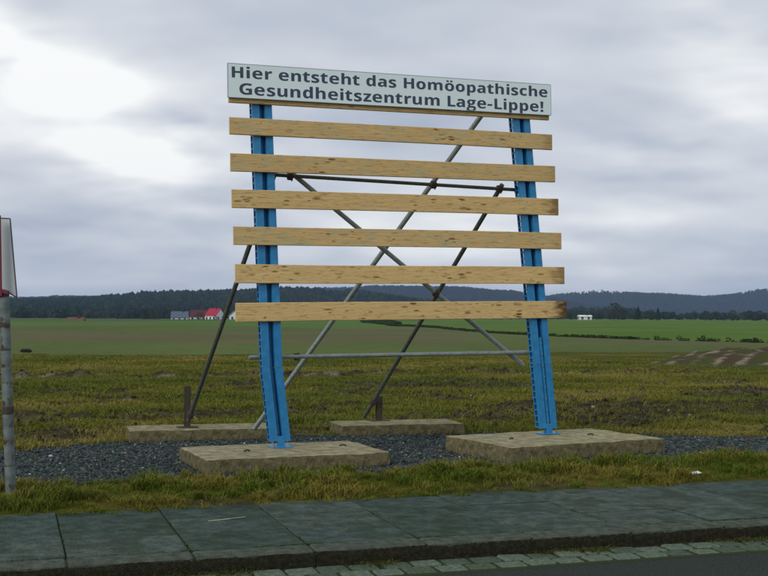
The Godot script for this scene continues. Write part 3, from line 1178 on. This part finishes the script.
func plank_mesh(l: float, h: float, th: float, sd: int) -> ArrayMesh:
	# eased edges, slight bow along its length
	var rng := RandomNumberGenerator.new()
	rng.seed = sd
	var e := 0.005
	var prof := [Vector2(-h / 2, -th / 2 + e), Vector2(-h / 2, th / 2 - e), Vector2(-h / 2 + e, th / 2), Vector2(h / 2 - e, th / 2), Vector2(h / 2, th / 2 - e), Vector2(h / 2, -th / 2 + e), Vector2(h / 2 - e, -th / 2), Vector2(-h / 2 + e, -th / 2)]
	var st := begin()
	var seg := 16
	var b1 := rng.randf_range(-0.008, 0.008)
	var b2 := rng.randf_range(-0.004, 0.004)
	for i in seg:
		for k in 8:
			st.set_smooth_group(-1)
			var pa: Vector2 = prof[k]
			var pb: Vector2 = prof[(k + 1) % 8]
			var q := []
			for f in [i, i + 1]:
				var x: float = (f / float(seg) - 0.5) * l
				var dy: float = b1 * cos(PI * x / l) + b2 * sin(TAU * x / l)
				for p in [pa, pb]:
					q.append([Vector3(x, p.x + dy, p.y), Vector2(f / float(seg), 0.5 - p.x / h * 0.98)])
			for z in [0, 1, 3, 0, 3, 2]:
				st.set_uv(q[z][1])
				st.add_vertex(q[z][0])
	for sg in [-1.0, 1.0]:
		for k in 8:
			var pa: Vector2 = prof[k]
			var pb: Vector2 = prof[(k + 1) % 8]
			var x: float = sg * l / 2
			var tri3 := [Vector3(x, 0, 0), Vector3(x, pa.x, pa.y), Vector3(x, pb.x, pb.y)]
			for z in ([0, 1, 2] if sg < 0 else [0, 2, 1]):
				st.set_uv(Vector2(0.5 + 0.497 * sg, 0.5 + tri3[z].z / h * 2.0))
				st.add_vertex(tri3[z])
	return done(st)


# folded steel channel with a groove down its face, extruded between two centres
func channel(a: Vector3, b: Vector3, w: float) -> ArrayMesh:
	var h := w / 2
	var e := 0.006
	var line := [Vector2(-h, 0.03), Vector2(-h, 0.06), Vector2(-0.030, 0.06), Vector2(-0.026, -0.03), Vector2(0.026, -0.03), Vector2(0.030, 0.06), Vector2(h, 0.06), Vector2(h, 0.03)]
	var inner := [Vector2(-h + e, 0.03), Vector2(-h + e, 0.06 - e), Vector2(-0.036, 0.06 - e), Vector2(-0.032, -0.03 - e), Vector2(0.032, -0.03 - e), Vector2(0.036, 0.06 - e), Vector2(h - e, 0.06 - e), Vector2(h - e, 0.03)]
	inner.reverse()
	var poly := line + inner
	var st := begin()
	st.set_smooth_group(-1)
	for i in poly.size():
		var p: Vector2 = poly[i]
		var q: Vector2 = poly[(i + 1) % poly.size()]
		quad(st, b + Vector3(p.x, 0, p.y), b + Vector3(q.x, 0, q.y), a + Vector3(q.x, 0, q.y), a + Vector3(p.x, 0, p.y))
	for i in 7:
		var o0 := Vector3(line[i].x, 0, line[i].y)
		var o1 := Vector3(line[i + 1].x, 0, line[i + 1].y)
		var i0 := Vector3(inner[15 - i - 8].x, 0, inner[15 - i - 8].y)
		var i1 := Vector3(inner[14 - i - 8].x, 0, inner[14 - i - 8].y)
		quad(st, b + o0, b + i0, b + i1, b + o1)
		quad(st, a + o1, a + i1, a + i0, a + o0)
	return done(st)


# the perforated side of a post: two rails joined by rungs, real slots between them
func ladder(a: Vector3, b: Vector3, x: float, th := 0.005) -> ArrayMesh:
	var st := begin()
	var d := b - a
	var up := d.normalized()
	var bs := Basis(Vector3.RIGHT, up, Vector3.BACK)
	var mid := (a + b) * 0.5
	var l := d.length()
	box(st, mid + Vector3(x, 0, 0.024), Vector3(th, l, 0.012), bs)
	box(st, mid + Vector3(x, 0, -0.052), Vector3(th, l, 0.016), bs)
	var n := int(l / 0.075)
	for i in n + 1:
		var p := a + up * clampf(i * 0.075, 0.012, l - 0.012)
		box(st, p + Vector3(x, 0, -0.013), Vector3(th, 0.017, 0.0618), bs)
	# lip folded in at the back
	box(st, mid + Vector3(x - signf(x) * 0.018, 0, -0.0575), Vector3(0.03, l, 0.005), bs)
	return done(st)


func bolt(parent: Node, p: Vector3, r := 0.013) -> void:
	var st := begin()
	tube(st, p, p + Vector3(0, 0, 0.012), r, 6)
	put("bolt", done(st), M.galvanised, parent)


func make_post(board: Node3D, top: Vector3, knee: Vector3, foot: Vector3, w: float, label: String, deep: float) -> void:
	var post := Node3D.new()
	post.name = "post"
	board.add_child(post, true)
	post.set_meta("label", label)
	var low := foot + (knee - foot).normalized() * 0.07
	put("upper_channel", channel(knee, top, w), M.blue_paint, post)
	put("lower_channel", channel(low, knee - (knee - low).normalized() * 0.004, w * 1.02), M.blue_paint, post)
	for sg in [-1.0, 1.0]:
		put("side_flange", ladder(knee, top, sg * (w / 2 - 0.0025)), M.blue_paint, post)
		put("side_flange", ladder(low, knee - (knee - low).normalized() * 0.004, sg * (w * 0.51 - 0.0025)), M.blue_paint, post)
	# spine in the groove that stands on the base plate
	var st := begin()
	var d := (knee - foot).normalized()
	var bs := Basis(Vector3.RIGHT, d, Vector3.BACK)
	var l := (knee - foot).length() + 0.32
	box(st, foot + d * (l * 0.5) + Vector3(0, 0, deep), Vector3(0.036, l, 0.014), bs, 0.002)
	for i in 9:
		box(st, foot + d * (0.12 + i * 0.13) + Vector3(0, 0, deep + 0.0085), Vector3(0.012, 0.05, 0.003), bs)
	put("spine", done(st), M.blue_paint, post)
	st = begin()
	box(st, foot + Vector3(0, 0.06, 0.03), Vector3(0.075, 0.13, 0.07), bs, 0.004)
	put("foot_socket", done(st), M.blue_paint, post)
	st = begin()
	box(st, Vector3(foot.x, foot.y + 0.006, foot.z + 0.02), Vector3(0.24, 0.014, 0.19), Basis.IDENTITY, 0.003)
	put("base_plate", done(st), M.blue_paint, post)
	for i in 8:
		bolt(post, foot + d * (0.16 + i * 0.135) + Vector3(0, 0, deep + 0.007), 0.009)
	for k in [-1, 1]:
		st = begin()
		tube(st, foot + Vector3(k * 0.09, 0.013, 0.07), foot + Vector3(k * 0.09, 0.045, 0.07), 0.014, 6)
		put("anchor_bolt", done(st), M.galvanised, post)


func clamp_at(board: Node3D, p: Vector3, along: Vector3, r: float) -> void:
	var st := begin()
	var w := along.normalized()
	tube(st, p - w * 0.028, p + w * 0.028, r * 1.5, 10)
	box(st, p + Vector3(0, -r * 0.9, 0.0), Vector3(0.045, 0.035, 0.06), Basis.IDENTITY, 0.006)
	tube(st, p + Vector3(0.02, -r * 1.9, 0.0), p + Vector3(0.02, r * 1.8, 0.0), 0.008, 6)
	put("coupler", done(st), M.rust_steel, board)


func make_billboard() -> void:
	var b := thing("billboard", "unfinished hoarding with white German lettered board and six bare planks on two blue posts", "billboard", Vector3(-1.138, 0.15, -12.719), deg_to_rad(21.5))
	make_post(b, Vector3(-0.262, 3.97, 0), Vector3(-0.108, 0.88, 0), Vector3(0.0, 0.0, 0), 0.225, "blue perforated steel post with a kinked lower section", -0.012)
	make_post(b, Vector3(2.945, 4.0, 0), Vector3(3.262, 0.88, -0.0), Vector3(3.37, 0.035, -0.03), 0.225, "straight blue perforated steel post", 0.045)
	# planks: centre along and up, length, height, tilt
	var rows := [[1.371, 3.532, 3.978, 0.186, 0.0147], [1.399, 3.142, 4.006, 0.196, 0.0177], [1.431, 2.746, 4.034, 0.200, 0.0168], [1.463, 2.340, 4.054, 0.199, 0.0141], [1.496, 1.926, 4.073, 0.206, 0.0125], [1.516, 1.510, 4.096, 0.206, 0.0149]]
	var look := [[14, 0.95, 0.55, 0.35], [9, 0.93, 0.5, 0.2], [26, 1.0, 0.15, 0.7], [12, 0.95, 0.6, 0.15], [34, 1.05, 0.05, 0.6], [34, 1.02, 0.1, 1.0]]
	for i in 6:
		var q: Array = rows[i]
		var m := mat("plank%d" % i, Color.WHITE, 0.8)
		m.albedo_texture = plank_texture(810 + i, look[i][0], look[i][1], look[i][2], look[i][3])
		var o := put("plank", plank_mesh(q[2], q[3], 0.038, 820 + i), m, b)
		o.position = Vector3(q[0], q[1], 0.0805)
		o.rotation.z = q[4]
		for x in [[-0.19 - 0.05 * (q[1] - 1.5), 0], [3.14 - 0.115 * (q[1] - 1.5), 1]]:
			for dy in [-0.045, 0.05]:
				var st := begin()
				var p := Vector3(x[0] - q[0] + dy * 0.4, dy, 0.0185)
				tube(st, p, p + Vector3(0, 0, 0.004), 0.006, 8)
				put("screw", done(st), M.galvanised, o)
	# backing plank behind the lettered board
	var bm := mat("plank_back", Color.WHITE, 0.85)
	bm.albedo_texture = plank_texture(830, 12, 0.95, 0.1, 0.3)
	for q in [[1.341, 3.905, 3.947, 0.23, 0.0185]]:
		var o := put("backing_plank", plank_mesh(q[2], q[3], 0.038, 831), bm, b)
		o.position = Vector3(q[0], q[1], 0.0805)
		o.rotation.z = q[4]
	# the lettered board
	var sg := Node3D.new()
	sg.name = "sign_board"
	b.add_child(sg)
	sg.position = Vector3(1.336, 4.028, 0.118)
	sg.rotation.z = 0.0194
	sg.set_meta("label", "white board with dark two-line lettering")
	var st := begin()
	box(st, Vector3.ZERO, Vector3(3.974, 0.366, 0.022), Basis.IDENTITY, 0.002)
	put("panel", done(st), M.sign_white, sg)
	st = begin()
	box(st, Vector3(-1.989, 0, 0), Vector3(0.004, 0.37, 0.026))
	box(st, Vector3(1.989, 0, 0), Vector3(0.004, 0.37, 0.026))
	box(st, Vector3(0, 0.185, 0), Vector3(3.974, 0.004, 0.026))
	box(st, Vector3(0, -0.185, 0), Vector3(3.974, 0.004, 0.026))
	put("edge_trim", done(st), M.sign_edge, sg)
	lettering(sg, "Hier entsteht das Homöopathische", Rect2(-1.945, 0.032, 3.885, 0.118))
	lettering(sg, "Gesundheitszentrum Lage-Lippe!", Rect2(-1.862, -0.148, 3.745, 0.122))
	# tubes
	var n := Vector3(0, -0.15, 0)
	var t := [
		["cross_tube", Vector3(-0.30, 3.02, -0.10), Vector3(3.16, 2.985, -0.10), 0.021, "weathered_tube"],
		["cross_tube", Vector3(-0.33, 0.985, -0.10), Vector3(3.32, 1.02, -0.10), 0.024, "galvanised"],
		["brace_tube", Vector3(0.10, 3.10, -0.16), Vector3(3.11, 0.86, -0.16), 0.027, "galvanised"],
	]
	for q in t:
		st = begin()
		tube(st, q[1], q[2], q[3], 14)
		put(q[0], done(st, true), M[q[4]], b)
	var inv := b.transform.affine_inverse()
	# tube from the rear slab up to the far post's top
	var c0 := inv * Vector3(-1.63, 0.165, -14.56)
	var c1 := Vector3(2.575, 3.925, -0.155)
	c1 = c1 + (c1 - c0).normalized() * 0.12
	st = begin()
	tube(st, c0, c1, 0.030, 14)
	put("brace_tube", done(st, true), M.galvanised, b)
	var e0 := inv * Vector3(-2.50, 0.24, -14.78)
	var e1 := Vector3(-0.03, 3.06, -0.16)
	st = begin()
	tube(st, e0, e1, 0.028, 14)
	put("rear_strut", done(st, true), M.weathered_tube, b)
	var f0 := inv * Vector3(-0.27, 0.19, -16.05)
	var f1 := Vector3(2.82, 3.05, -0.16)
	st = begin()
	tube(st, f0, f1, 0.028, 14)
	put("rear_strut", done(st, true), M.weathered_tube, b)
	clamp_at(b, Vector3(0.13, 3.015, -0.12), Vector3.RIGHT, 0.03)
	clamp_at(b, Vector3(1.89, 3.0, -0.12), Vector3.RIGHT, 0.03)
	clamp_at(b, Vector3(2.76, 2.99, -0.12), Vector3.RIGHT, 0.03)
	clamp_at(b, Vector3(3.0, 2.988, -0.10), Vector3.RIGHT, 0.03)
	clamp_at(b, Vector3(0.22, 0.99, -0.12), Vector3.RIGHT, 0.026)
	clamp_at(b, Vector3(1.95, 1.72, -0.17), Vector3(1, -0.8, 0), 0.03)
	clamp_at(b, e0 + (e1 - e0) * 0.03, e1 - e0, 0.03)
	clamp_at(b, f0 + (f1 - f0) * 0.075, f1 - f0, 0.03)


func lettering(parent: Node3D, words: String, r: Rect2) -> void:
	var tm := TextMesh.new()
	var f := SystemFont.new()
	f.font_names = PackedStringArray(["Droid Sans"])
	f.font_weight = 700
	tm.font = f
	tm.text = words
	tm.font_size = 64
	tm.pixel_size = 0.01
	tm.depth = 0.02
	tm.curve_step = 1.5
	var box_all := tm.get_aabb()
	var cap := TextMesh.new()
	cap.font = f
	cap.text = "H"
	cap.font_size = 64
	cap.pixel_size = 0.01
	cap.depth = 0.02
	var ch := cap.get_aabb()
	var o := put("lettering", tm, M.lettering, parent)
	var sx := r.size.x / box_all.size.x
	var sy := r.size.y / ch.size.y
	o.scale = Vector3(sx, sy, 0.1)
	o.position = Vector3(r.position.x - box_all.position.x * sx, r.position.y - ch.position.y * sy, 0.0118)


# ------------------------------------------------------------------ road sign at the verge

func make_road_sign() -> void:
	var o := thing("road_sign", "grey road sign panel with dark red rail on a leaning rust-stained pole", "road sign", Vector3(-3.212, 0.0, -9.98))
	var st := begin()
	tube(st, Vector3(0.0, -0.03, 0), Vector3(-0.078, 1.80, 0.03), 0.045, 16)
	put("pole", done(st, true), M.pole_paint, o)
	st = begin()
	tube(st, Vector3(-0.032, 0.74, 0.012), Vector3(-0.035, 0.80, 0.013), 0.052, 16)
	put("pipe_band", done(st, true), M.rust_steel, o)
	# the panel stands behind the pole; its outer edge slants
	var poly := [Vector2(-0.66, 2.46), Vector2(-0.045, 2.43), Vector2(0.023, 1.745), Vector2(-0.06, 1.79), Vector2(-0.70, 1.79)]
	st = begin()
	st.set_smooth_group(-1)
	for z in [-0.022, -0.010]:
		for i in range(1, poly.size() - 1):
			var k := [0, i, i + 1] if z > -0.015 else [0, i + 1, i]
			for q in k:
				st.set_uv(poly[q])
				st.add_vertex(Vector3(poly[q].x, poly[q].y, z))
	for i in poly.size():
		var p: Vector2 = poly[i]
		var q: Vector2 = poly[(i + 1) % poly.size()]
		quad(st, Vector3(p.x, p.y, -0.022), Vector3(q.x, q.y, -0.022), Vector3(q.x, q.y, -0.010), Vector3(p.x, p.y, -0.010))
	put("panel", done(st), M.panel_grey, o)
	st = begin()
	for i in 3:
		var p: Vector2 = poly[i]
		var q: Vector2 = poly[i + 1]
		tube(st, Vector3(p.x, p.y, -0.012), Vector3(q.x, q.y, -0.012), 0.006, 6)
	put("panel_rim", done(st), mat("rim_dark", lin(0.10, 0.06, 0.07), 0.6), o)
	st = begin()
	box(st, Vector3(-0.119, 2.10, 0.085), Vector3(0.07, 0.70, 0.012), Basis(Vector3.BACK, 0.03), 0.003)
	put("red_rail", done(st), M.red_paint, o)
	st = begin()
	box(st, Vector3(-0.065, 1.795, 0.082), Vector3(0.09, 0.035, 0.012), Basis(Vector3.BACK, -0.25), 0.003)
	put("bracket", done(st), M.red_paint, o)


# ------------------------------------------------------------------ soil mound and small things

func make_mound() -> void:
	var o := thing("soil_mound", "long low mound of brown soil streaked with ruts and thin grass", "soil mound", Vector3(15.2, -0.03, -39.0))
	var st := begin()
	var nx := 240
	var nz := 110
	var ps := PackedVector3Array()
	var cs := PackedColorArray()
	for j in nz + 1:
		for i in nx + 1:
			var x := lerpf(-7.6, 9.0, i / float(nx))
			var z := lerpf(3.6, -4.5, j / float(nz))
			var left := smoothstep(-7.2, -3.2, x + 0.35 * z)
			var prof := smoothstep(3.4, -0.6, z) * (1.0 - smoothstep(-1.2, -4.4, z))
			var y := 0.60 * left * prof * (1.0 + 0.12 * n_mid.get_noise_2d(x * 0.5, z * 0.5))
			# ruts run up the face at a slant
			var rut := sin((x * 0.85 + z * 0.50) * 8.5 + 3.0 * n_mid.get_noise_2d(x * 0.4, z * 0.5)) * (0.6 + 0.8 * n_mid.get_noise_2d(x * 0.7 + 8.0, z * 0.7))
			var body := smoothstep(0.02, 0.2, y)
			y += body * (0.040 * rut + 0.05 * n_mid.get_noise_2d(x * 2.2, z * 2.2) + 0.02 * n_fine.get_noise_2d(x, z))
			ps.append(Vector3(x, y, z))
			var soil := Color(0.085, 0.066, 0.042).lerp(Color(0.27, 0.22, 0.16), smoothstep(0.1, 0.9, rut + 1.3 * n_mid.get_noise_2d(x * 1.6, z * 3.0)))
			var turf := Color(0.070, 0.090, 0.026)
			var g := smoothstep(0.0, 0.5, n_mid.get_noise_2d(x * 0.8 + 33.0, z * 1.2) - 0.35 * rut + 0.15)
			cs.append(turf.lerp(soil, body * (1.0 - 0.8 * g)))
	for j in nz:
		for i in nx:
			st.set_smooth_group(1)
			var k := j * (nx + 1) + i
			for q in [k, k + nx + 1, k + nx + 2, k, k + nx + 2, k + 1]:
				st.set_color(cs[q])
				st.add_vertex(ps[q])
	put("heap", done(st, true), M.soil, o)
	# dark clod lying out on the field
	var c := put("earth_clod", rock(55, 0.45), mat("dark_earth", lin(0.03, 0.025, 0.018), 1.0), self)
	c.position = Vector3(-14.6, 0.09, -47.0)
	c.scale = Vector3(0.6, 0.45, 0.4)
	tag(c, "dark lump of earth lying alone on the open field", "clod")


func make_litter() -> void:
	var k := begin()
	box(k, Vector3(0, 0.12, 0), Vector3(0.05, 0.34, 0.04), Basis(Vector3.BACK, 0.05), 0.004)
	var stake := put("wooden_stake", done(k), mat("old_wood", lin(0.16, 0.11, 0.06), 0.95), self)
	stake.position = Vector3(-3.1, 0.03, -28.0)
	tag(stake, "short brown wooden stake standing alone in the rough meadow", "stake")
	var st := begin()
	tube(st, Vector3(-0.16, 0.008, 0), Vector3(0.02, 0.012, 0.03), 0.003, 6)
	tube(st, Vector3(0.02, 0.012, 0.03), Vector3(0.17, 0.007, 0.01), 0.0022, 6)
	var o := put("dry_stalk", done(st), M.straw, self)
	o.position = Vector3(-1.22, 0.006, -9.0)
	o.rotation.y = 0.7
	tag(o, "pale dry stalk lying on the dark paving slabs", "stalk")
	st = begin()
	box(st, Vector3.ZERO, Vector3(0.11, 0.006, 0.07), Basis.from_euler(Vector3(0.12, 0.4, 0.08)), 0.001)
	o = put("paper_scrap", done(st), M.white_wall, self)
	o.position = Vector3(3.07, 0.075, -11.35)
	tag(o, "small white scrap of paper lying in the verge grass", "paper")


# ------------------------------------------------------------------ far buildings and trees

# a gabled house: ridge along local x
func house(called: String, label: String, at3: Vector3, turn: float, size: Vector3, rise: float, wall: String, roof: String, windows: int) -> void:
	var o := thing(called, label, "house", at3, turn)
	var st := begin()
	st.set_smooth_group(-1)
	var h := size * 0.5
	box(st, Vector3(0, size.y * 0.5, 0), size)
	for sg in [-1.0, 1.0]:
		var a := Vector3(sg * h.x, size.y, -h.z)
		var b := Vector3(sg * h.x, size.y, h.z)
		var c := Vector3(sg * h.x, size.y + rise, 0)
		if sg > 0:
			st.add_vertex(a); st.add_vertex(c); st.add_vertex(b)
		else:
			st.add_vertex(a); st.add_vertex(b); st.add_vertex(c)
	put("wall", done(st), M[wall], o)
	st = begin()
	var sl := sqrt(rise * rise + h.z * h.z)
	var ang := atan2(rise, h.z)
	for sg in [-1.0, 1.0]:
		box(st, Vector3(0, size.y + rise * 0.5 + 0.08, sg * (h.z * 0.5 + 0.1)), Vector3(size.x + 0.5, 0.18, sl + 0.5), Basis(Vector3.RIGHT, sg * ang))
	var rf := put("roof", done(st), M[roof], o)
	st = begin()
	box(st, Vector3(size.x * 0.18, size.y + rise + 0.3, 0.3), Vector3(0.6, 1.4, 0.6))
	put("chimney", done(st), M.dark_roof, rf)
	for i in windows:
		for sg in [-1.0, 1.0]:
			st = begin()
			box(st, Vector3((i + 0.5) / windows * size.x - h.x, size.y * 0.55, sg * (h.z + 0.02)), Vector3(1.1, 1.3, 0.08))
			put("window", done(st), M.dark_glass, o)
	for sg in [-1.0, 1.0]:
		for k in [-1.0, 1.0]:
			st = begin()
			box(st, Vector3(sg * (h.x + 0.02), size.y * 0.55, k * h.z * 0.45), Vector3(0.08, 1.3, 1.0))
			put("window", done(st), M.dark_glass, o)


func make_far_buildings() -> void:
	house("farmhouse", "white gabled farmhouse with a bright red roof at the wood's edge", Vector3(-88, -1.5, -600), deg_to_rad(-38), Vector3(8.0, 2.8, 6.8), 3.5, "white_wall", "red_roof", 3)
	house("farm_barn", "white gabled barn with a grey roof beside the red-roofed farmhouse", Vector3(-78, -1.3, -600), deg_to_rad(-80), Vector3(8.0, 2.6, 5.5), 2.6, "white_wall", "grey_roof", 2)
	house("farm_annexe", "low building with a dark maroon roof adjoining the red-roofed farmhouse", Vector3(-97, -1.5, -606), deg_to_rad(-8), Vector3(9.0, 2.2, 6.0), 3.4, "white_wall", "dark_roof", 3)
	house("grey_house", "house with a blue-grey roof and low white wall among dark trees", Vector3(-106, -1.8, -598), deg_to_rad(4), Vector3(8.5, 2.0, 6.0), 3.0, "white_wall", "grey_roof", 3)
	house("barn", "low brown-roofed barn half hidden behind the field's crest", Vector3(-103, -2.6, -385), deg_to_rad(6), Vector3(5.2, 1.4, 5.0), 1.6, "brown_roof", "brown_roof", 2)
	house("field_shed", "long white shed standing alone below the hills", Vector3(103, 0.2, -590), deg_to_rad(3), Vector3(6.5, 1.6, 4.0), 0.6, "white_wall", "white_wall", 2)


func make_far_trees() -> void:
	var rng := RandomNumberGenerator.new()
	rng.seed = 950
	# image column of each tree only sets its bearing; distance and height are the tree's own
	var list := [
		[-112, -560, 8.0, 0, "dark round tree beside the blue-grey-roofed house"], [-92, -575, 6.0, 0, "small dark tree between the grey-roofed house and the farmhouse"], [-83.5, -570, 3.2, 0, "low dark bush before the red-roofed farmhouse"], [-70, -590, 7.0, 0, "dark tree beside the white barn"], [-118, -570, 9.0, 1, "tall dark conifer beyond the blue-grey-roofed house"],
		[112, -560, 11.0, 0, "broad dark tree beside the long white shed"], [117, -575, 9.0, 0, "lower dark tree beside the long white shed"], [126, -570, 9.0, 1, "narrow conifer in the tree row past the white shed"], [131, -565, 7.0, 0, "round bush-like tree in the row past the white shed"], [137, -575, 8.0, 1, "second narrow conifer in the tree row past the white shed"],
		[165, -590, 6.5, 0, "low spreading tree out on the field's far edge"], [176, -580, 7.0, 0, "low dark tree before the foot of the far hill"], [190, -590, 6.0, 0, "dark rounded tree near the far field corner"],
	]
	for q in list:
		var p := Vector3(q[0], 0, q[1])
		p.y = field_height(p) - 0.1
		var o := thing("conifer" if q[3] == 1 else "field_tree", q[4], "tree", p, rng.randf() * TAU, "single trees along the far field edge")
		var h: float = q[2] * 0.8
		var st := begin()
		tube(st, Vector3.ZERO, Vector3(0.05 * h, h * 0.4, 0), 0.035 * h, 7, 0.02 * h)
		for k in 4:
			var a := rng.randf() * TAU
			tube(st, Vector3(0.04 * h, h * (0.28 + 0.03 * k), 0), Vector3(cos(a) * 0.25 * h, h * (0.55 + 0.06 * k), sin(a) * 0.25 * h), 0.014 * h, 5, 0.006 * h)
		put("trunk", done(st), M.bark, o)
		st = begin()
		st.set_smooth_group(-1)
		for i in 700:
			var y := rng.randf_range(0.16, 1.0)
			var lump := 1.0 + 0.35 * sin(i * 2.4) * cos(y * 9.0 + i)
			var r: float = (0.30 * (1.05 - y)) if q[3] == 1 else 0.52 * sqrt(maxf(0.03, 1.0 - pow((y - 0.58) / 0.43, 2.0))) * lump
			var a := rng.randf() * TAU
			var c := Vector3(cos(a), 0, sin(a)) * r * pow(rng.randf(), 0.35) * h + Vector3(0, y * h, 0)
			var e := h * rng.randf_range(0.018, 0.042)
			var u := Vector3(rng.randfn(), rng.randfn(), rng.randfn()).normalized() * e
			var v := u.cross(Vector3(rng.randfn(), rng.randfn(), rng.randfn()).normalized())
			st.set_color((Color(0.022, 0.034, 0.018) if q[3] == 1 else Color(0.040, 0.046, 0.024)) * rng.randf_range(0.7, 1.3))
			quad(st, c - u, c + v, c + u, c - v)
		put("crown", done(st), M.leaf, o)
